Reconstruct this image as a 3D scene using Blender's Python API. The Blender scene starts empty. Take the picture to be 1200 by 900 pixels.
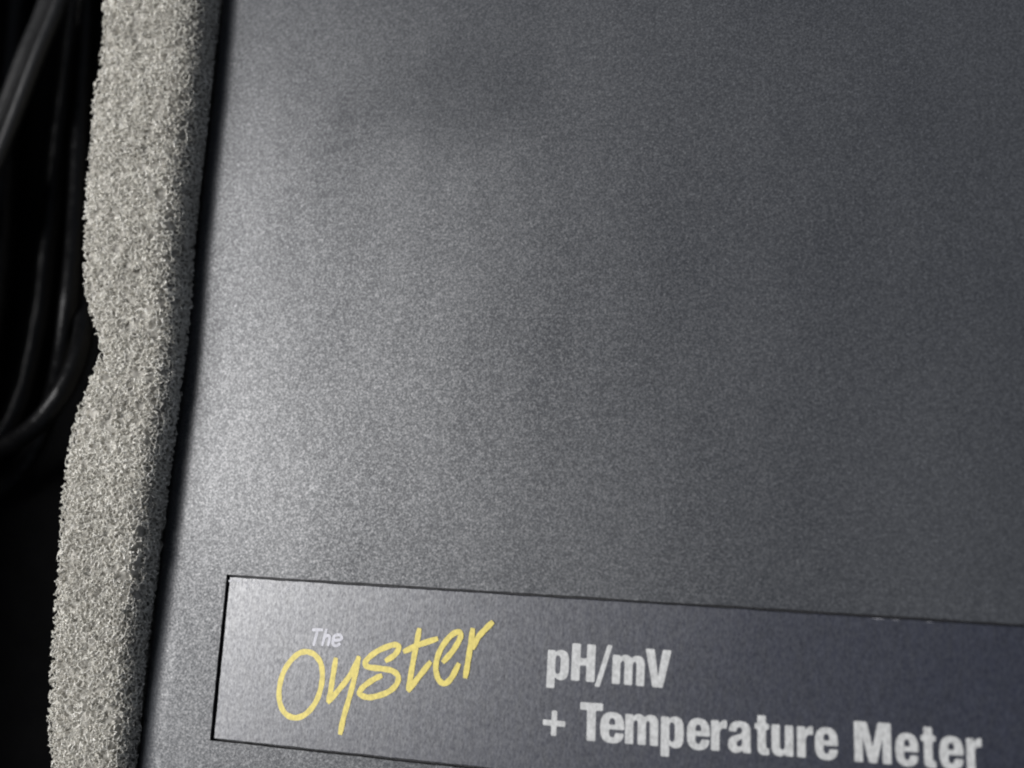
import bpy, bmesh, math, random
import numpy as np
from mathutils import Matrix, Vector, kdtree

random.seed(4)
rng = np.random.default_rng(11)
scene = bpy.context.scene
COL = scene.collection

# ------------------------------------------------------------------ camera
# World: X runs along the meter's label, Y up the lid, Z out of the lid. Metres.
ZT = 0.022          # height of the lid's top face above the case floor
HC = 0.085          # camera height above the lid's top face
F = 1240.0          # focal length in pixels of a 1200 x 900 picture
R = np.array((-3950.0 - 600, 410.0 - 450, F)); R = -R / np.linalg.norm(R)
U = np.array((1000.0 - 600, -6650.0 - 450, F)); U = U - R * (U @ R); U /= np.linalg.norm(U)
N = np.cross(R, U)


def at(x, y, z=0.0):
    """Point at height z above the lid's face that the photograph shows at (x, y)."""
    d = np.array((x - 600.0, y - 450.0, F))
    D = np.array((d @ R, d @ U, d @ N))
    t = (z - HC) / D[2]
    return np.array((D[0] * t, D[1] * t, z + ZT))


cam = bpy.data.cameras.new("camera")
cam_ob = bpy.data.objects.new("camera", cam)
COL.objects.link(cam_ob)
right = Vector((R[0], U[0], N[0])); down = Vector((R[1], U[1], N[1])); fwd = Vector((R[2], U[2], N[2]))
M = Matrix((right, -down, -fwd)).transposed().to_4x4()
M.translation = Vector((0, 0, ZT + HC))
cam_ob.matrix_world = M
cam.sensor_width = 36.0
cam.lens = 36.0 * F / 1200.0
cam.clip_start = 0.002
cam.clip_end = 20.0
cam.dof.use_dof = True
cam.dof.focus_distance = 0.0905
cam.dof.aperture_fstop = 20.0
scene.camera = cam_ob

# ------------------------------------------------------------------ light
world = bpy.data.worlds.new("World")
scene.world = world
world.use_nodes = True
bg = world.node_tree.nodes["Background"]
bg.inputs["Color"].default_value = (0.84, 0.93, 1.12, 1)
bg.inputs["Strength"].default_value = 0.21

lamp = bpy.data.lights.new("room_lamp", 'AREA')
lamp.shape = 'DISK'
lamp.size = 0.38
lamp.energy = 6.8
lamp.color = (0.995, 0.985, 0.985)
lamp_ob = bpy.data.objects.new("room_lamp", lamp)
COL.objects.link(lamp_ob)
lp = Vector((-0.436, 0.066, ZT + 0.434))
lamp_ob.location = lp
lamp_ob.rotation_euler = (Vector((-0.035, 0.010, ZT)) - lp).to_track_quat('-Z', 'Y').to_euler()

vs = scene.view_settings
vs.view_transform = 'Standard'
vs.look = 'None'
vs.exposure = 0.0
vs.gamma = 1.0
vs.use_curve_mapping = False
scene.render.engine = 'CYCLES'
scene.cycles.max_bounces = 8
scene.cycles.filter_width = 2.1


# ------------------------------------------------------------------ materials
class Mat:
    def __init__(self, name):
        self.m = bpy.data.materials.new(name)
        self.m.use_nodes = True
        self.t = self.m.node_tree
        self.b = self.t.nodes["Principled BSDF"]
        self.co = None

    def n(self, kind, **kw):
        nd = self.t.nodes.new(kind)
        for k, v in kw.items():
            if hasattr(nd, k):
                setattr(nd, k, v)
            else:
                nd.inputs[k].default_value = v
        return nd

    def l(self, a, b):
        self.t.links.new(a, b)

    def coord(self, scale=(1, 1, 1)):
        if self.co is None:
            self.co = self.n("ShaderNodeTexCoord")
        mp = self.n("ShaderNodeMapping")
        mp.inputs["Scale"].default_value = scale
        self.l(self.co.outputs["Object"], mp.inputs["Vector"])
        return mp.outputs["Vector"]

    def noise(self, scale, detail=2.0, rough=0.5, vec=None):
        nd = self.n("ShaderNodeTexNoise")
        nd.inputs["Scale"].default_value = scale
        nd.inputs["Detail"].default_value = detail
        nd.inputs["Roughness"].default_value = rough
        self.l(vec or self.coord(), nd.inputs["Vector"])
        return nd.outputs["Fac"]

    def ramp(self, fac, stops):
        r = self.n("ShaderNodeValToRGB")
        els = r.color_ramp.elements
        while len(els) < len(stops):
            els.new(0.5)
        for e, (p, c) in zip(els, stops):
            e.position = p
            e.color = c if len(c) == 4 else (*c, 1)
        self.l(fac, r.inputs["Fac"])
        return r.outputs["Color"]

    def math(self, op, a, b):
        m = self.n("ShaderNodeMath")
        m.operation = op
        for i, v in enumerate((a, b)):
            if isinstance(v, (int, float)):
                m.inputs[i].default_value = v
            else:
                self.l(v, m.inputs[i])
        return m.outputs[0]

    def bump(self, h, dist, strength=1.0, prev=None):
        b = self.n("ShaderNodeBump")
        b.inputs["Distance"].default_value = dist
        b.inputs["Strength"].default_value = strength
        self.l(h, b.inputs["Height"])
        if prev is not None:
            self.l(prev, b.inputs["Normal"])
        return b.outputs["Normal"]

    def set(self, **kw):
        for k, v in kw.items():
            s = self.b.inputs[k.replace("_", " ")]
            if hasattr(v, "is_linked") or hasattr(v, "node"):
                self.l(v, s)
            elif k == "Subsurface_Radius":
                s.default_value = v
            elif isinstance(v, tuple):
                s.default_value = (*v, 1) if len(v) == 3 else v
            else:
                s.default_value = v
        return self.m


def g3(v, tint=(1, 1, 1)):
    return tuple(v * t for t in tint)


# textured charcoal plastic of the lid
k = Mat("charcoal textured plastic")
grain = k.noise(6600.0, 3.0, 0.65)
wide = k.noise(38.0, 4.0, 0.6)                       # handling marks: patches of duller and shinier plastic
smear = k.noise(60.0, 3.0, 0.6, k.coord((1.0, 0.35, 1.0)))
speck = k.noise(5400.0, 2.0, 0.6)
dust_v = k.n("ShaderNodeTexVoronoi"); dust_v.inputs["Scale"].default_value = 420.0
k.l(k.coord(), dust_v.inputs["Vector"])
sep = k.n("ShaderNodeSeparateColor"); k.l(dust_v.outputs["Color"], sep.inputs[0])
dust = k.math('MULTIPLY', k.math('LESS_THAN', dust_v.outputs["Distance"], k.math('MULTIPLY', sep.outputs[1], 0.07)), k.math('GREATER_THAN', sep.outputs[0], 0.80))
colr = k.ramp(speck, [(0.30, (0.017, 0.0185, 0.022)), (0.55, (0.027, 0.029, 0.033)), (0.78, (0.054, 0.057, 0.064))])
mixc = k.n("ShaderNodeMix"); mixc.data_type = 'RGBA'
k.l(k.math('MULTIPLY', dust, 0.12), mixc.inputs[0]); k.l(colr, mixc.inputs[6]); mixc.inputs[7].default_value = (0.30, 0.30, 0.30, 1)
n52 = k.noise(5300.0, 2.0, 0.7)
spec = k.math('ADD', k.math('MULTIPLY', k.math('POWER', n52, 3.0), 3.2), 0.19)      # sparse bright facets on an even ground
spec = k.math('ADD', spec, k.math('MULTIPLY', k.math('ADD', smear, -0.5), 0.75))
# one large rubbed patch on the upper half of the lid
rub_map = k.n("ShaderNodeMapping"); rub_map.vector_type = 'POINT'
rub_c = at(525, 118)
rub_map.inputs["Location"].default_value = (-rub_c[0] / 0.0105, -rub_c[1] / 0.0080, -ZT / 0.01)
rub_map.inputs["Scale"].default_value = (1 / 0.0105, 1 / 0.0080, 100.0)
k.l(k.co.outputs["Object"], rub_map.inputs["Vector"])
rub_len = k.n("ShaderNodeVectorMath"); rub_len.operation = 'LENGTH'
k.l(rub_map.outputs[0], rub_len.inputs[0])
rub_d = k.math('ADD', rub_len.outputs["Value"], k.math('MULTIPLY', k.math('ADD', smear, -0.5), 1.6))
rub = k.n("ShaderNodeMapRange"); rub.interpolation_type = 'SMOOTHSTEP'
k.l(rub_d, rub.inputs[0]); rub.inputs[1].default_value = 0.45; rub.inputs[2].default_value = 1.15; rub.inputs[3].default_value = 0.70; rub.inputs[4].default_value = 1.0
spec = k.math('MULTIPLY', spec, rub.outputs[0])
rgh = k.math('ADD', k.math('MULTIPLY', wide, 0.20), 0.335)
nrm = k.bump(grain, 0.000014, 0.9)
M_LID = k.set(Base_Color=mixc.outputs[2], Roughness=rgh, Normal=nrm, Specular_IOR_Level=spec)

k = Mat("dark grey body plastic")
nrm = k.bump(k.noise(3200.0, 2.0), 0.00004, 0.8)
M_BODY = k.set(Base_Color=(0.022, 0.023, 0.025), Roughness=0.5, Normal=nrm)

k = Mat("dark recess plastic")
M_RECESS = k.set(Base_Color=(0.010, 0.010, 0.012), Roughness=0.6, Normal=k.bump(k.noise(3000.0), 0.00004))

# satin navy label foil with fine vertical brushing, glint flecks painted along its worn upper rim
k = Mat("satin navy label foil")
brush = k.noise(2600.0, 2.0, 0.6, k.coord((1.0, 0.22, 1.0)))
fine = k.noise(3600.0, 1.0)
hh = k.math('ADD', k.math('MULTIPLY', brush, 1.0), k.math('MULTIPLY', fine, 0.5))
lspec = k.math('ADD', k.math('MULTIPLY', k.noise(5600.0, 2.0, 0.7, k.coord((1.0, 0.55, 1.0))), 1.8), 0.17)
spk = k.noise(2300.0, 2.0, 0.6, k.coord((1.0, 0.35, 1.0)))
base = k.ramp(spk, [(0.30, (0.004, 0.005, 0.012)), (0.60, (0.0065, 0.008, 0.018)), (0.82, (0.014, 0.016, 0.028))])
cloud = k.noise(70.0, 3.0)
M_LABEL = k.set(Base_Color=base, Roughness=k.math('ADD', k.math('MULTIPLY', cloud, 0.10), 0.355),
                Normal=k.bump(hh, 0.000008, 0.8), Specular_IOR_Level=lspec)

k = Mat("painted rim glint")  # specular glint of the rim put into a pale colour
M_RIM_GLINT = k.set(Base_Color=k.ramp(k.noise(2500.0), [(0.3, (0.05, 0.05, 0.06)), (0.7, (0.42, 0.42, 0.44))]), Roughness=0.45)


def ink(name, c, var):
    k = Mat(name)
    n = k.noise(3600.0, 3.0, 0.7, k.coord((1, 0.6, 1)))
    return k.set(Base_Color=k.ramp(n, [(0.28, g3(1 - var, c)), (0.65, c)]), Roughness=0.5,
                 Normal=k.bump(n, 0.00002, 0.6))


M_WHITE = ink("white print", (0.46, 0.46, 0.45), 0.42)
M_DIM = ink("faint white print", (0.48, 0.475, 0.51), 0.4)
M_YELLOW = ink("yellow print", (0.58, 0.475, 0.10), 0.36)

k = Mat("pale grey open cell foam")
v1 = k.noise(900.0, 2.0, 0.6)
v2 = k.noise(190.0, 2.0, 0.5)
vv = k.math('ADD', k.math('MULTIPLY', v1, 0.62), k.math('MULTIPLY', v2, 0.38))
M_FOAM = k.set(Base_Color=k.ramp(vv, [(0.32, (0.52, 0.495, 0.435)), (0.52, (0.70, 0.675, 0.60)), (0.70, (0.86, 0.835, 0.76))]),
               Roughness=0.22, Specular_IOR_Level=0.9)
tr = k.n("ShaderNodeBsdfTranslucent"); tr.inputs["Color"].default_value = (0.75, 0.73, 0.68, 1)
mx = k.n("ShaderNodeMixShader"); mx.inputs[0].default_value = 0.18
k.l(k.b.outputs[0], mx.inputs[1]); k.l(tr.outputs[0], mx.inputs[2])
k.l(mx.outputs[0], k.t.nodes["Material Output"].inputs["Surface"])
k = Mat("foam inner cells")
M_CORE = k.set(Base_Color=k.ramp(k.noise(1500.0, 2.0), [(0.35, (0.19, 0.18, 0.155)), (0.65, (0.38, 0.36, 0.315))]), Roughness=0.7,
               Subsurface_Weight=0.5, Subsurface_Radius=(1.0, 0.95, 0.85), Subsurface_Scale=0.0022)

k = Mat("black cable sheath")
M_CABLE = k.set(Base_Color=(0.002, 0.002, 0.0022), Roughness=k.math('ADD', k.math('MULTIPLY', k.noise(400.0, 3.0), 0.25), 0.24),
                Normal=k.bump(k.noise(420.0, 3.0), 0.00035, 0.8), Specular_IOR_Level=0.13)
k = Mat("black flat cable sheath")
M_FLAT = k.set(Base_Color=(0.007, 0.0072, 0.0075), Roughness=k.math('ADD', k.math('MULTIPLY', k.noise(500.0, 3.0), 0.3), 0.34),
               Normal=k.bump(k.noise(900.0, 3.0, 0.6), 0.00012, 0.7), Specular_IOR_Level=0.38)
k = Mat("black case lining")
M_CASE = k.set(Base_Color=k.ramp(k.noise(300.0, 3.0), [(0.3, (0.0014, 0.0014, 0.0016)), (0.7, (0.0026, 0.0026, 0.0028))]), Roughness=0.8,
               Normal=k.bump(k.noise(900.0, 3.0), 0.0002, 0.8), Specular_IOR_Level=0.06)


# ------------------------------------------------------------------ helpers
def link_mesh(name, me, mat, parent=None, label=None, cat=None, group=None, kind=None):
    o = bpy.data.objects.new(name, me)
    COL.objects.link(o)
    if mat is not None and not me.materials:
        me.materials.append(mat)
    o.parent = parent
    for key, v in (("label", label), ("category", cat), ("group", group), ("kind", kind)):
        if v:
            o[key] = v
    return o


def bm_mesh(name, bm, smooth_angle=None):
    me = bpy.data.meshes.new(name)
    bm.normal_update()
    bm.to_mesh(me)
    bm.free()
    if smooth_angle is not None:
        me.polygons.foreach_set("use_smooth", [True] * len(me.polygons))
        me.set_sharp_from_angle(angle=smooth_angle)
    return me


def rounded_loop(x0, x1, y0, y1, r, n=10):
    pts = []
    for cx, cy, a0 in ((x1 - r, y1 - r, 0), (x0 + r, y1 - r, 90), (x0 + r, y0 + r, 180), (x1 - r, y0 + r, 270)):
        for i in range(n + 1):
            a = math.radians(a0 + 90.0 * i / n)
            pts.append((cx + r * math.cos(a), cy + r * math.sin(a)))
    return pts


def loft(bm, loops):
    rings = [[bm.verts.new(p) for p in lp_] for lp_ in loops]
    n = len(rings[0])
    for a, b in zip(rings, rings[1:]):
        for i in range(n):
            j = (i + 1) % n
            bm.faces.new((a[i], a[j], b[j], b[i]))
    return rings


def ring_edges(bm, ring):
    out = []
    for i in range(len(ring)):
        a, b = ring[i], ring[(i + 1) % len(ring)]
        e = bm.edges.get((a, b)) or bm.edges.new((a, b))
        out.append(e)
    return out


def ragged_rect(x0, x1, y0, y1, step, amp, seed):
    """Rectangle outline, counter-clockwise, with slightly uneven edges."""
    rr = random.Random(seed)
    pts = []

    def side(ax, ay, bx, by):
        n = max(2, int(math.hypot(bx - ax, by - ay) / step))
        nx, ny = (by - ay), -(bx - ax)
        L = math.hypot(nx, ny)
        drift = 0.0
        for i in range(n):
            t = i / n
            drift = drift * 0.6 + rr.uniform(-amp, amp)
            o = 0.0 if i == 0 else max(-1.6 * amp, min(1.6 * amp, drift))
            pts.append((ax + (bx - ax) * t + nx / L * o, ay + (by - ay) * t + ny / L * o))
    side(x0, y0, x1, y0); side(x1, y0, x1, y1); side(x1, y1, x0, y1); side(x0, y1, x0, y0)
    return pts


# ------------------------------------------------------------------ setting
bm = bmesh.new()
g = 24
grid = [[bm.verts.new((-0.16 + 0.30 * i / g, -0.12 + 0.26 * j / g, 0.0004 * math.sin(i * 1.7) * math.sin(j * 2.1) - 0.0004)) for i in range(g + 1)] for j in range(g + 1)]
for j in range(g):
    for i in range(g):
        bm.faces.new((grid[j][i], grid[j][i + 1], grid[j + 1][i + 1], grid[j + 1][i]))
link_mesh("case_floor", bm_mesh("case_floor", bm, 3.0), M_CASE, kind="structure")

bm = bmesh.new()
wx0, wx1, wh = -0.113, -0.107, ZT + 0.021  # unseen wall, added and sized to keep lamp light off the cables
prof_w = [(wx0 - 0.002, -0.0004), (wx1 + 0.001, -0.0004), (wx1, 0.004), (wx1 - 0.0006, wh - 0.002), (wx1 - 0.0016, wh - 0.0004), (wx1 - 0.003, wh), (wx0 + 0.001, wh - 0.0006), (wx0, wh - 0.002)]
loft(bm, [[(x, y, z) for x, z in prof_w] for y in np.linspace(-0.118, 0.138, 9)])
bmesh.ops.recalc_face_normals(bm, faces=bm.faces)
link_mesh("added_shade_wall", bm_mesh("added_shade_wall", bm, math.radians(40)), M_CASE, kind="structure")

# ------------------------------------------------------------------ meter
meter = bpy.data.objects.new("handheld_meter", None)
COL.objects.link(meter)
meter["label"] = "dark grey plastic handheld meter with textured lid and printed navy label strip"
meter["category"] = "meter"
meter.empty_display_size = 0.01

LX0, LX1, LY0, LY1 = -0.0574, 0.0574, -0.0270, 0.0680
RX0, RX1, RY0, RY1 = -0.04860, 0.04800, -0.01592, -0.00188      # recess for the label
FR = 0.0045
bm = bmesh.new()
loops = []


def ring_at(inset, z):
    return [(x, y, z) for x, y in rounded_loop(LX0 + inset, LX1 - inset, LY0 + inset, LY1 - inset, max(0.0012, 0.0068 - inset))]


loops.append(ring_at(0.0035, ZT - 0.0100))
loops.append(ring_at(0.0004, ZT - 0.0100))
loops.append(ring_at(0.0002, ZT - 0.0096))
loops.append(ring_at(0.0, ZT - 0.0060))
for i in range(19):
    a = math.radians(90.0 * i / 18)
    loops.append(ring_at(FR * (1 - math.cos(a)), ZT - FR + FR * math.sin(a)))
loops.append(ring_at(FR + 0.0004, ZT))
rings = loft(bm, loops)
outer = ring_edges(bm, rings[-1])
rag = ragged_rect(RX0, RX1, RY0, RY1, 0.00055, 0.000022, 3)
top_r = [bm.verts.new((x, y, ZT)) for x, y in rag]
res = bmesh.ops.triangle_fill(bm, use_beauty=True, use_dissolve=False, edges=outer + ring_edges(bm, top_r), normal=(0, 0, 1))
low_r = [bm.verts.new((x, y, ZT - 0.00065)) for x, y in rag]
nr = len(rag)
for i in range(nr):
    j = (i + 1) % nr
    f_ = bm.faces.new((top_r[j], top_r[i], low_r[i], low_r[j]))
    f_.material_index = 1
f_ = bm.faces.new(low_r)
f_.material_index = 1
bmesh.ops.recalc_face_normals(bm, faces=[f for f in bm.faces if f.material_index == 0])
me = bm_mesh("lid", bm, math.radians(32))
me.materials.append(M_LID)
me.materials.append(M_RECESS)
link_mesh("lid", me, None, meter, "charcoal lid with pebbled plastic texture and rounded edge")

bm = bmesh.new()
bl = []
for inset, z in ((0.0035, ZT - 0.0104), (0.0012, ZT - 0.0104), (0.0008, ZT - 0.0110), (0.0012, 0.0030), (0.0022, 0.0008), (0.0040, 0.00005)):
    bl.append(ring_at(inset, z))
rings = loft(bm, bl)
bm.faces.new(rings[0]); bm.faces.new(rings[-1])
bmesh.ops.recalc_face_normals(bm, faces=bm.faces)
link_mesh("body", bm_mesh("body", bm, math.radians(30)), M_BODY, meter)

# label plate let into the lid
PT = ZT - 0.00010
PX0, PX1, PY0, PY1 = -0.04830, 0.04775, -0.01574, -0.00208
bm = bmesh.new()
rag = ragged_rect(PX0, PX1, PY0, PY1, 0.00045, 0.000020, 9)
cx, cy = (PX0 + PX1) / 2, (PY0 + PY1) / 2


def shrink(p, d):
    x, y = p
    return (min(max(x, PX0 + d + (x - PX0) * 0.0), PX1 - d), min(max(y, PY0 + d), PY1 - d))


rings = loft(bm, [[(x, y, ZT - 0.00060) for x, y in rag], [(x, y, PT - 0.00005) for x, y in rag],
                  [(*[q + (c_ - q) / max(abs(c_ - q), 1e-9) * 0.00004 for q, c_ in zip(p, (cx, cy))], PT) for p in rag]])
bm.faces.new(rings[-1])
bmesh.ops.recalc_face_normals(bm, faces=bm.faces)
plate = link_mesh("label_plate", bm_mesh("label_plate", bm, math.radians(30)), M_LABEL, meter,
                  "navy printed label strip set into the lid, left end catching the light")

# pale flecks: edge glint painted along the plate's worn rim
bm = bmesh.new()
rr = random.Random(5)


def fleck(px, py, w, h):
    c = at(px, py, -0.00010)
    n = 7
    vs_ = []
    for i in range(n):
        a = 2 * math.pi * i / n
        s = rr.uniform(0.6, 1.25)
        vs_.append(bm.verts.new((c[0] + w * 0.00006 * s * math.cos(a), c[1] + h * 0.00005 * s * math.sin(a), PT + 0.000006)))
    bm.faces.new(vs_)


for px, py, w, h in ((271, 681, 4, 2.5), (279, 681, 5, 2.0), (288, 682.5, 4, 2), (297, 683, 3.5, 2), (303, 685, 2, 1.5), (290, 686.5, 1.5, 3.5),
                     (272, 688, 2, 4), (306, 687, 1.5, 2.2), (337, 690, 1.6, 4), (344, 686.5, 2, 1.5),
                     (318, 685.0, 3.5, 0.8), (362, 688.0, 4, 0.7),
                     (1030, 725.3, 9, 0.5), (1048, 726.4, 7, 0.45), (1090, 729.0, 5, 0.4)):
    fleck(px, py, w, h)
bmesh.ops.recalc_face_normals(bm, faces=bm.faces)
for f in bm.faces:
    if f.normal.z < 0:
        f.normal_flip()
link_mesh("rim_glint", bm_mesh("rim_glint", bm), M_RIM_GLINT, plate, "whitish painted glint along the worn rim of the label", kind="stuff")

# ---- bold condensed lettering: outlines in units of one pixel-high em (cap height 44)
G = {
    'T': (26.6, [[(0, 44), (26.6, 44), (26.6, 35.3), (18.4, 35.3), (18.4, 0), (8.2, 0), (8.2, 35.3), (0, 35.3)]]),
    'H': (27.5, [[(0, 0), (0, 44), (10, 44), (10, 27), (17.5, 27), (17.5, 44), (27.5, 44), (27.5, 0), (17.5, 0), (17.5, 18.5), (10, 18.5), (10, 0)]]),
    'M': (43, [[(0, 0), (0, 44), (15, 44), (21.5, 17), (28, 44), (43, 44), (43, 0), (33, 0), (33, 27), (26.2, 0), (16.8, 0), (10, 27), (10, 0)]]),
    'V': (30.5, [[(0, 44), (10.6, 44), (15.4, 13), (20.2, 44), (30.5, 44), (21.3, 0), (9.2, 0)]]),
    '/': (21, [[(0, -5), (6.4, -5), (21, 45), (14.6, 45)]]),
    '+': (27, [[(0, 15), (0, 21.5), (10.3, 21.5), (10.3, 33), (16.7, 33), (16.7, 21.5), (27, 21.5), (27, 15), (16.7, 15), (16.7, 3.5), (10.3, 3.5), (10.3, 15)]]),
    'p': (26.8, [[(0, -11), (0, 34), (9.4, 34), (9.6, 31.2), (12, 33.9), (16, 35), (20.5, 34.4), (24.4, 31.8), (26.3, 27), (26.8, 17), (26.3, 7), (24.4, 2.2), (20.5, -0.6),
                  (16, -1), (12.5, 0), (10, 2.6), (10, -11)], [(10, 9.5), (10, 25), (10.8, 27.4), (13, 28.2), (15.4, 27.2), (16.4, 24.5), (16.4, 9.5), (15.4, 6.8), (13, 5.9), (10.8, 6.8)]]),
    'm': (40, [[(0, 0), (0, 34), (9.4, 34), (9.6, 31.4), (12, 33.8), (16, 35), (20, 34.3), (23.4, 31.6), (26.5, 34), (31, 35), (35.6, 34.2), (39, 31), (40, 26), (40, 0), (30, 0),
                (30, 25), (29.2, 27.2), (27.4, 27.8), (25.8, 26.6), (25.2, 24), (25.2, 0), (15.2, 0), (15.2, 25), (14.3, 27.2), (12.5, 27.8), (10.8, 26.6), (10, 24), (10, 0)]]),
    'u': (26, [[(26, 34), (26, 0), (16.6, 0), (16.4, 2.6), (13.8, 0), (9.5, -1), (4.6, 0.2), (1.2, 3.4), (0, 8.4), (0, 34), (10, 34), (10, 9.6), (10.9, 7.2), (13, 6.4), (15, 7.2), (16, 9.6), (16, 34)]]),
    'r': (18.6, [[(0, 0), (0, 34), (9.4, 34), (9.6, 29.2), (11.8, 33), (15, 34.8), (18.6, 35), (18.6, 25.4), (15, 25.6), (11.8, 24.6), (10.3, 21.8), (10, 18), (10, 0)]]),
    't': (17, [[(3.4, 34), (3.4, 43), (13.2, 43), (13.2, 34), (17, 34), (17, 27.6), (13.2, 27.6), (13.2, 9.4), (13.9, 7.3), (15.2, 6.8), (17, 6.9), (17, 0), (13.2, -0.6), (9, -0.6),
                (5.6, 0.8), (3.9, 3.6), (3.4, 8), (3.4, 27.6), (0, 27.6), (0, 34)]]),
    'e': (27, [[(27, 15), (27, 20), (26.3, 26), (23.6, 31.6), (19, 34.4), (13.5, 35), (8, 34.2), (3.4, 31), (0.8, 25.4), (0, 17), (0.6, 8.8), (3, 3), (7.6, -0.2), (13.5, -1), (19.4, -0.2),
                (23.8, 2.6), (26.2, 6.8), (26.6, 11.2), (17, 11.2), (16.7, 8.2), (15.5, 6.3), (13.5, 5.8), (11.4, 6.5), (10.2, 9), (10, 15)],
               [(10, 20.4), (10.2, 24.6), (11.2, 27.2), (13.5, 28.2), (15.9, 27.2), (16.9, 24.6), (17, 20.4)]]),
    'a': (27, [[(27, 0), (17.6, 0), (17, 2.9), (13.6, 0.1), (8.6, -1), (3.6, 0.8), (0.6, 4.6), (0, 9.4), (1.3, 14), (4.6, 17.2), (10, 19.3), (14.8, 20.9), (16.7, 22.6), (16.8, 25), (16, 27.3),
                (13.7, 28.3), (11.4, 27.5), (10.3, 25.3), (10, 23), (0.8, 23), (1.6, 28), (4.2, 32), (8.6, 34.4), (14, 35), (20, 34.3), (24.4, 31.8), (26.2, 27.5), (26.5, 22), (26.5, 6), (27, 2.5)],
               [(16.8, 15.6), (13, 13.8), (10.7, 12), (10, 9.3), (10.8, 7), (13, 6.2), (15.5, 7.2), (16.8, 10)]]),
}
PRINT_Z = PT + 0.000008


def soften(poly, d=1.0):
    """Cut each corner back by at most d units: printed corners are never razor sharp."""
    out = []
    n = len(poly)
    for i in range(n):
        p0, p1, p2 = (np.array(poly[(i + q) % n], float) for q in (-1, 0, 1))
        for q in (p0, p2):
            v = q - p1
            L = np.linalg.norm(v)
            out.append(tuple(p1 + v / L * min(d, L * 0.3)))
    return out


def word(text, places, base, tilt, mat, label):
    """places: photo x of each glyph's left and right end on the base line (base = (X, Y) of the line, tilt = slope)."""
    bm = bmesh.new()
    S = 0.0000652
    for ch, (pa, pb, py) in zip(text, places):
        wd, outl = G[ch]
        xa, xb = at(pa, py)[0], at(pb, py)[0]
        edges = []
        for poly in outl:
            vs_ = []
            for x, y in soften(soften(poly, 0.9), 0.35):
                X = xa + (xb - xa) * x / wd
                Y = base[1] + tilt * (X - base[0]) + y * S
                vs_.append(bm.verts.new((X - tilt * y * S, Y, PRINT_Z)))
            edges += ring_edges(bm, vs_)
        bmesh.ops.triangle_fill(bm, use_beauty=True, use_dissolve=False, edges=edges, normal=(0, 0, 1))
    for f in bm.faces:
        f.normal_update()
        if f.normal.z < 0:
            f.normal_flip()
    return link_mesh("printed_word", bm_mesh("printed_word", bm), mat, plate, label)


B1 = (-0.0166, -0.00843)
word("pH/mV", [(640.0, 665.6, 800), (668.6, 696.4, 798), (696.5, 716.0, 803), (716.6, 754.6, 802), (755.0, 785.6, 806)], B1, 0.0, M_WHITE, "white bold lettering pH/mV")
B2 = (-0.0156, -0.01288)
word("+", [(635.0, 661.6, 862)], (at(648, 863)[0], at(648, 866)[1]), 0.0, M_WHITE, "white bold plus sign")
word("Temperature", [(678.6, 705.6, 869), (702.6, 731, 870), (732, 771, 873), (774, 801, 876), (804.6, 831.6, 878), (833, 851.6, 880), (853, 880, 882), (884.3, 901.4, 884), (904.2, 929.8, 886),
                     (934.2, 953.2, 887), (955, 982.4, 889)], B2, 0.019, M_WHITE, "white bold lettering Temperature")
word("Meter", [(1001.5, 1045, 893), (1049.8, 1077, 896), (1080, 1097.6, 898), (1101.6, 1130, 900), (1133.6, 1151.8, 901)], B2, 0.019, M_WHITE, "white bold lettering Meter")


def catmull(P, per=7):
    P = [np.array(p, float) for p in P]
    if len(P) == 2:
        return [P[0] + (P[1] - P[0]) * i / per for i in range(per + 1)]
    Q = [2 * P[0] - P[1]] + P + [2 * P[-1] - P[-2]]
    out = []
    for i in range(1, len(Q) - 2):
        a, b, c, d = Q[i - 1:i + 3]
        for s in range(per):
            t = s / per
            out.append(0.5 * (2 * b + (c - a) * t + (2 * a - 5 * b + 4 * c - d) * t * t + (3 * b - a - 3 * c + d) * t ** 3))
    out.append(P[-1])
    return out


def strokes(name, lines, width, mat, label, cap=0.35):
    """Pen strokes as ribbons; each stroke climbs by a few microns so crossings never share a plane."""
    bm = bmesh.new()
    z = PRINT_Z
    for ln in lines:
        pts = [at(x, y, PT - ZT)[:2] for x, y in catmull(ln)]
        n = len(pts)
        prev = None
        for i, p in enumerate(pts):
            d = pts[min(i + 1, n - 1)] - pts[max(i - 1, 0)]
            d = d / np.linalg.norm(d)
            nn = np.array((-d[1], d[0]))
            w = width / 2 * (1 + 0.06 * math.sin(i * 0.9 + len(lines)))
            if i == 0:
                p = p - d * width * cap
            if i == n - 1:
                p = p + d * width * cap
            if i in (0, n - 1):
                w *= 0.78
            zz = z + 0.000004 * i / n
            pair = (bm.verts.new((*(p + nn * w), zz)), bm.verts.new((*(p - nn * w), zz)))
            if prev:
                bm.faces.new((prev[0], prev[1], pair[1], pair[0]))
            prev = pair
        z += 0.0000045
    for f in bm.faces:
        f.normal_update()
        if f.normal.z < 0:
            f.normal_flip()
    return link_mesh(name, bm_mesh(name, bm), mat, plate, label)


def z1(*p):
    return [(310 + x / 6, 720 + y / 6) for x, y in p]


def z2(*p):
    return [(440 + x / 6, 710 + y / 6) for x, y in p]


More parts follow.
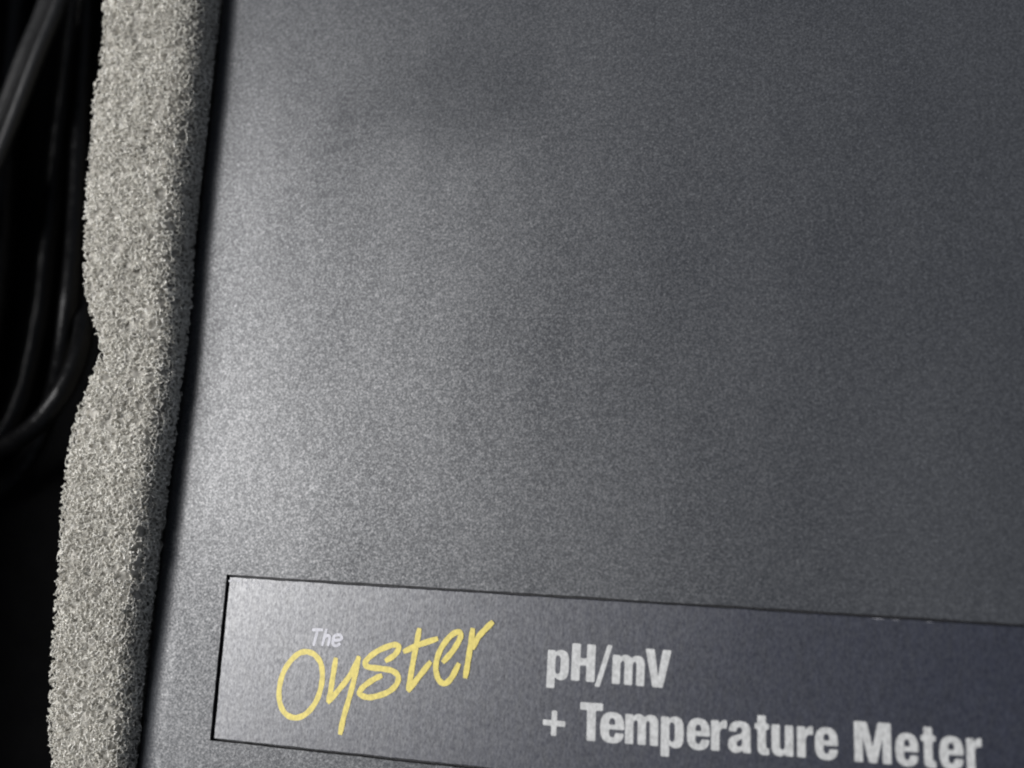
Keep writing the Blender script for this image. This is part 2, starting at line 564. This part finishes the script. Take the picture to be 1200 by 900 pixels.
strokes("printed_word", [
    z1((300, 261), (245, 273), (185, 325), (132, 410), (104, 520), (108, 620), (146, 697), (215, 727), (290, 700), (355, 625), (393, 530), (407, 430), (394, 340), (350, 282), (300, 261)),
    z1((500, 318), (482, 430), (463, 550), (450, 605)),
    z1((452, 612), (520, 533), (600, 430), (662, 312)),
    z1((660, 306), (632, 450), (592, 600), (556, 725), (534, 832)),
    z2((80, 382), (135, 345), (164, 300), (152, 276), (110, 278), (20, 315), (-50, 368), (-73, 408), (-40, 432), (50, 442), (120, 457), (160, 495), (148, 552), (90, 605), (0, 637), (-60, 642), (-104, 624),
       (-109, 600), (-70, 556), (0, 510), (36, 494)),
    z2((308, 170), (290, 262), (264, 400), (241, 535), (233, 582)),
    z2((208, 318), (300, 276), (428, 233)),
    z2((236, 590), (305, 500), (382, 402)),
    z2((482, 388), (540, 322), (588, 245), (600, 198), (575, 184), (522, 218), (462, 300), (432, 380), (426, 450), (446, 520), (490, 545), (538, 502), (583, 415)),
    z2((684, 170), (670, 270), (650, 400), (634, 495)),
    z2((688, 290), (722, 222), (770, 168), (818, 120)),
], 0.00047, M_YELLOW, "yellow handwritten script lettering")


strokes("printed_word", [
    z1((338, 108), (408, 108)), z1((374, 112), (345, 218)),
    z1((436, 104), (407, 218)), z1((416, 172), (436, 150), (456, 152), (458, 172), (448, 218)),
    z1((486, 184), (538, 176), (540, 152), (520, 142), (494, 152), (482, 184), (486, 212), (506, 220), (532, 206)),
], 0.00025, M_DIM, "small faint white italic word The", cap=0.2)

# ------------------------------------------------------------------ foam liner
# top face rises a little above the lid; heights along the strip (Y in the photo: 0 -> 900)
OUT = [(126, -130), (121, -60), (118, 0), (117, 40), (113, 80), (108, 100), (105, 140), (100, 200), (96, 240), (95, 290), (96, 330), (100, 360), (108, 384), (114, 400), (114, 415), (107, 430), (100, 450),
       (90, 475), (82, 500), (76, 530), (72, 560), (68, 590), (66, 640), (62, 690), (58, 740), (55, 790), (53, 830), (54, 870), (58, 900), (58, 960), (54, 1040)]
INN = [(216, -130), (209, -60), (207, 0), (205, 60), (203, 100), (196, 200), (192, 280), (192, 340), (192, 400), (188, 470), (176, 560), (166, 640), (156, 720), (149, 800), (142, 900), (134, 1040)]


def foam_h(py):
    t = min(max((py - 620) / 260.0, 0.0), 1.0)
    return 0.0040 - 0.0012 * min(max(py, 0), 900) / 900.0 - 0.0011 * t * t * (3 - 2 * t)


def side_fn(tab):
    w = [at(x, y, foam_h(y)) for x, y in tab]
    w.sort(key=lambda p: p[1])
    ys = np.array([p[1] for p in w]); xs = np.array([p[0] for p in w]); zs = np.array([p[2] for p in w])
    return lambda Y: (np.interp(Y, ys, xs), np.interp(Y, ys, zs))


fo, fi = side_fn(OUT), side_fn(INN)
Y0, Y1 = at(60, 1010, 0.002)[1], at(130, -110, 0.003)[1]


def smooth_noise(shape_pts, freq, seed):
    """cheap sum-of-sines lump field on (N, 3) points"""
    r2 = np.random.default_rng(seed)
    out = np.zeros(len(shape_pts))
    for _ in range(7):
        d = r2.normal(size=3); d /= np.linalg.norm(d)
        out += np.sin(shape_pts @ d * freq * r2.uniform(0.6, 1.5) + r2.uniform(0, 6.28))
    return out / 7.0


def section(Y):
    """Foam cross-section at Y as a polyline: up the left wall, over the top, down the right wall."""
    xo, zo = fo(Y); xi, zi = fi(Y)
    xo = xo + 0.00007 * math.sin(Y * 4100) * math.sin(Y * 1730 + 1) + 0.00006 * math.sin(Y * 9300 + 2)
    zt = 0.5 * (zo + zi)
    xl = min(xi - 0.0004, LX0 - 0.0006) - 0.0003         # right wall low down keeps clear of the meter
    pts = [(xo - 0.0002, 0.0002), (xo - 0.0001, zt * 0.5), (xo, zt - 0.0010), (xo + 0.0001, zt - 0.0004), (xo + 0.0005, zt - 0.00008)]
    n = 7
    for i in range(1, n):
        t = i / n
        pts.append((xo + 0.0005 + (xi - 0.0022 - xo - 0.0005) * t, zt + 0.00012 * math.sin(math.pi * t)))
    pts += [(xi - 0.0019, zt - 0.00002)]
    kk = min(1.0, max(0.0, (Y - 0.008) / 0.045))          # the shoulder slumps towards the upper end
    low = [(-1.5, 0.10), (-1.1, 0.28), (-0.75, 0.60), (-0.5, 1.10), (-0.4, 2.0), (-0.4, 2.8), (-0.4, 4.0), (-0.4, 5.2), (-0.4, 7.0), (-0.4, 9.0)]
    slump = [(-0.2, 0.18), (0.6, 0.50), (1.2, 0.85), (1.6, 1.3), (1.8, 2.0), (1.8, 2.8), (1.8, 4.0), (1.8, 5.2), (1.8, 7.0), (1.8, 9.0)]
    drop = [((p[0] * (1 - kk) + q[0] * kk) / 1000.0, (p[1] * (1 - kk) + q[1] * kk) / 1000.0) for p, q in zip(low, slump)]
    for dx, dz in drop:
        zz = zt - dz
        x_ = xi + dx
        h_ = zz - ZT + FR
        if zz < ZT + 0.0004:                                # stay off the lid's rounded edge
            lim = LX0 + FR - math.sqrt(max(0.0, FR * FR - max(0.0, min(h_, FR)) ** 2)) - 0.0005
            x_ = min(x_, lim)
        pts.append((x_, zz))
    xl = min(pts[-1][0], xl)
    pts += [(xl, ZT * 0.3), (xl - 0.0001, 0.0002)]
    return np.array(pts)


def resample(pts, s):
    L = np.concatenate([[0], np.cumsum(np.linalg.norm(np.diff(pts, axis=0), axis=1))])
    return np.stack([np.interp(s * L[-1], L, pts[:, 0]), np.interp(s * L[-1], L, pts[:, 1])], 1), L[-1]


NV, NU = 420, 150
ys = np.linspace(Y0, Y1, NV)
ss = np.linspace(0, 1, NU)
# put most columns on the visible top
cdf = np.interp(ss, [0, 0.14, 0.86, 1], [0, 0.36, 0.70, 1])
base_grid = np.zeros((NV, NU, 3))
for j, Y in enumerate(ys):
    q, _ = resample(section(Y), cdf)
    base_grid[j, :, 0] = q[:, 0]; base_grid[j, :, 1] = Y; base_grid[j, :, 2] = q[:, 1]
du = np.gradient(base_grid, axis=1); dv = np.gradient(base_grid, axis=0)
nor = np.cross(du, dv)
nor /= np.maximum(np.linalg.norm(nor, axis=2, keepdims=True), 1e-12)
if nor[NV // 2, NU // 2, 2] < 0:
    nor = -nor
flat = base_grid.reshape(-1, 3); nf = nor.reshape(-1, 3)
lump = smooth_noise(flat, 1500.0, 3) * 0.00013 + smooth_noise(flat, 5200.0, 4) * 0.00006
core = flat + nf * (lump[:, None] - 0.00042 + rng.normal(0, 0.00005, (len(flat), 1)))
core[:, 2] = np.maximum(core[:, 2], 0.0001)
idx = np.arange(NV * NU).reshape(NV, NU)
quads = np.stack([idx[:-1, :-1], idx[:-1, 1:], idx[1:, 1:], idx[1:, :-1]], -1).reshape(-1, 4)


def fast_mesh(name, verts, faces):
    me = bpy.data.meshes.new(name)
    k_ = faces.shape[1]
    me.vertices.add(len(verts)); me.vertices.foreach_set("co", np.ascontiguousarray(verts, np.float32).ravel())
    me.loops.add(faces.size); me.loops.foreach_set("vertex_index", faces.astype(np.int32).ravel())
    me.polygons.add(len(faces))
    me.polygons.foreach_set("loop_start", np.arange(0, faces.size, k_, dtype=np.int32))
    me.update(calc_edges=True)
    me.validate()
    return me


foam = bpy.data.objects.new("foam_liner", None)
COL.objects.link(foam)
foam.empty_display_size = 0.01
foam["label"] = "pale grey open cell foam strip standing between the meter and the black cables"
foam["category"] = "foam"
me = fast_mesh("core", core, quads)
me.polygons.foreach_set("use_smooth", [True] * len(me.polygons))
link_mesh("core", me, M_CORE, foam)

# open cells: a net of thin struts over the skin of the strip
CELL = 0.00026
pts_all = []
for Y in np.arange(Y0, Y1, CELL):
    sec = section(Y)
    _, L = resample(sec, np.array([0.0]))
    top_i = 3
    Ls = np.concatenate([[0], np.cumsum(np.linalg.norm(np.diff(sec, axis=0), axis=1))])
    s0 = max(0.0, Ls[2] - 0.0030); s1 = min(L, Ls[-3] + 0.0005)
    for layer in range(3):
        s = np.arange(s0 + rng.uniform(0, CELL), s1, CELL)
        s = s + rng.uniform(-0.5, 0.5, len(s)) * CELL
        q, _ = resample(sec, np.clip(s / L, 0, 1))
        q2, _ = resample(sec, np.clip((s + 0.0002) / L, 0, 1))
        t = q2 - q
        t /= np.maximum(np.linalg.norm(t, axis=1, keepdims=True), 1e-9)
        nrm2 = np.stack([-t[:, 1], t[:, 0]], 1)
        dep = np.array((0.00006, -0.00016, -0.00034))[layer] + rng.uniform(-1, 1, len(s)) * np.array((0.00014, 0.00012, 0.0001))[layer]
        q = q + nrm2 * dep[:, None]
        pts_all.append(np.stack([q[:, 0], np.full(len(s), Y) + rng.uniform(-0.5, 0.5, len(s)) * CELL, q[:, 1]], 1))
P = np.concatenate(pts_all)
P = P + (np.stack([smooth_noise(P, 1500.0, 3)] * 3, 1) * np.array((0.5, 0.0, 1.0)) * 0.00013)
# torn pores of mixed sizes: drop the net around random spots
pick = rng.choice(len(P), 3600, replace=False)
t0 = kdtree.KDTree(len(P))
for i, p in enumerate(P):
    t0.insert(p, i)
t0.balance()
keep = np.ones(len(P), bool)
for i in pick:
    for co, j, d in t0.find_range(P[i], 0.00013 + 0.00030 * rng.random() ** 2.5):
        keep[j] = False
P = P[keep]
tree = kdtree.KDTree(len(P))
for i, p in enumerate(P):
    tree.insert(p, i)
tree.balance()
pairs = set()
for i, p in enumerate(P):
    for co, j, d in tree.find_n(p, 4 if i % 3 else 5):
        if j != i and 0.00006 < d < 0.00052:
            pairs.add((i, j) if i < j else (j, i))
pairs = np.array(sorted(pairs))
A, B = P[pairs[:, 0]], P[pairs[:, 1]]
d = B - A
d /= np.linalg.norm(d, axis=1, keepdims=True)
ref = np.where(np.abs(d[:, 2:3]) > 0.8, np.array([[1.0, 0, 0]]), np.array([[0, 0, 1.0]]))
e1 = np.cross(d, ref); e1 /= np.linalg.norm(e1, axis=1, keepdims=True)
e2 = np.cross(d, e1)
rad = rng.uniform(0.000022, 0.000044, (len(A), 1))
vs_ = []
for end in (A - d * 0.00001, B + d * 0.00001):
    for q in range(3):
        a = 2 * math.pi * q / 3
        vs_.append(end + rad * (math.cos(a) * e1 + math.sin(a) * e2))
V = np.stack(vs_, 1).reshape(-1, 3)
o6 = np.arange(len(A))[:, None] * 6
Fq = np.concatenate([np.concatenate([o6 + q, o6 + (q + 1) % 3, o6 + 3 + (q + 1) % 3, o6 + 3 + q], 1) for q in range(3)])
me = fast_mesh("cell_struts", V, Fq)
link_mesh("cell_struts", me, M_FOAM, foam, kind="stuff")
# thick knots where struts meet
kn = P[rng.random(len(P)) < 0.26]
oc = np.array(((1, 0, 0), (-1, 0, 0), (0, 1, 0), (0, -1, 0), (0, 0, 1), (0, 0, -1)), float)
of = np.array(((0, 2, 4), (2, 1, 4), (1, 3, 4), (3, 0, 4), (2, 0, 5), (1, 2, 5), (3, 1, 5), (0, 3, 5)))
sz = rng.uniform(0.00006, 0.00014, (len(kn), 1, 1)) * rng.uniform(0.7, 1.3, (len(kn), 6, 1))
KV = (kn[:, None, :] + oc[None] * sz).reshape(-1, 3)
KF = (of[None] + np.arange(len(kn))[:, None, None] * 6).reshape(-1, 3)
link_mesh("cell_knots", fast_mesh("cell_knots", KV, KF), M_FOAM, foam, kind="stuff")
print("foam struts", len(A), "knots", len(kn))

# crumb of foam caught on the lid's rounded edge
c = at(267, 84, -0.0006)
bm = bmesh.new()
bmesh.ops.create_icosphere(bm, subdivisions=2, radius=0.00019)
for v in bm.verts:
    v.co = Vector((v.co.x * 0.7, v.co.y * 1.5, v.co.z)) * random.uniform(0.7, 1.3)
crumb = link_mesh("foam_crumb", bm_mesh("foam_crumb", bm), M_FOAM, None, "tiny pale foam crumb on the rounded edge of the lid", "crumb")
crumb.location = c


# ------------------------------------------------------------------ cables
def tube_path(P, per=10):
    return [np.array(p) for p in catmull(P, per)]


def sweep(name, path, profile, mat, label, group, up=(0, 0, 1), roll=0.0):
    """Sweep a closed 2D profile (metres) along a path."""
    bm = bmesh.new()
    rings = []
    n = len(path)
    upv = Vector(up)
    for i in range(n):
        p = Vector(path[i])
        t = Vector(path[min(i + 1, n - 1)] - path[max(i - 1, 0)]).normalized()
        s = t.cross(upv).normalized()
        u = s.cross(t).normalized()
        c_, s_ = math.cos(roll), math.sin(roll)
        rings.append([bm.verts.new(p + s * (a * c_ - b * s_) + u * (a * s_ + b * c_)) for a, b in profile])
    m = len(profile)
    for a, b in zip(rings, rings[1:]):
        for i in range(m):
            j = (i + 1) % m
            bm.faces.new((a[i], a[j], b[j], b[i]))
    bm.faces.new(rings[0]); bm.faces.new(rings[-1])
    bmesh.ops.recalc_face_normals(bm, faces=bm.faces)
    return link_mesh(name, bm_mesh(name, bm, math.radians(50)), mat, None, label, "cable", group)


def circle(r, n=18):
    return [(r * math.cos(2 * math.pi * i / n), r * math.sin(2 * math.pi * i / n)) for i in range(n)]


def px_path(rows):
    return tube_path([at(x, y, z / 1000.0) for x, y, z in rows])


CG = "black cables beside the foam"
sweep("cable", px_path([(-70, 545, -15), (-30, 536, -13), (5, 524, -11), (38, 502, -9), (62, 476, -8), (82, 444, -8.5), (95, 408, -10), (99, 372, -12), (95, 330, -14), (92, 270, -16.5), (97, 150, -18.6), (104, 0, -19), (110, -120, -19)]),
      circle(0.0011), M_CABLE, "glossy black cable bending round to the left beside the foam notch", CG)
sweep("cable", px_path([(106, -120, -16.2), (100, 0, -16.2), (95, 120, -16), (91, 230, -14.5), (86, 310, -12), (80, 365, -11), (73, 420, -12.5), (60, 475, -15), (34, 535, -18), (-10, 580, -20.3), (-80, 610, -20.4)]),
      circle(0.0011), M_CABLE, "black cable with a bright glint just left of the foam notch", CG)
sweep("cable", px_path([(98, -120, -20), (90, 0, -20), (80, 90, -20), (67, 190, -20), (57, 290, -20.2), (44, 390, -20.2), (20, 480, -20.2), (-25, 550, -20.2), (-90, 600, -20.2)]),
      circle(0.0013), M_CABLE, "dull black cable lying between the flat cable and the foam", CG)
sweep("cable", px_path([(28, -120, -19.8), (20, 0, -19.8), (8, 150, -19.6), (4, 260, -19.6), (-4, 350, -19.8), (-22, 450, -20), (-60, 540, -20), (-120, 600, -20)]),
      circle(0.0018), M_CABLE, "dull black cable at the left picture edge under the flat cable", CG)

# flat twin-core lead: two round cores joined by a web
prof = []
W, r = 0.00155, 0.00085
for i in range(11):
    a = math.radians(-125 + 250 * i / 10)
    prof.append((W + r * math.cos(a), r * math.sin(a)))
prof.append((0.0, 0.00036))
for i in range(11):
    a = math.radians(55 + 250 * i / 10)
    prof.append((-W + r * math.cos(a), r * math.sin(a)))
prof.append((0.0, -0.00036))
sweep("flat_cable", px_path([(108, -140, -12), (78, -50, -11), (58, 12, -10.5), (38, 60, -10), (19, 110, -10), (0, 160, -10.5), (-22, 220, -12), (-50, 300, -15)]),
      prof, M_FLAT, "black ribbed flat cable crossing the upper left corner", CG, roll=math.radians(-18))
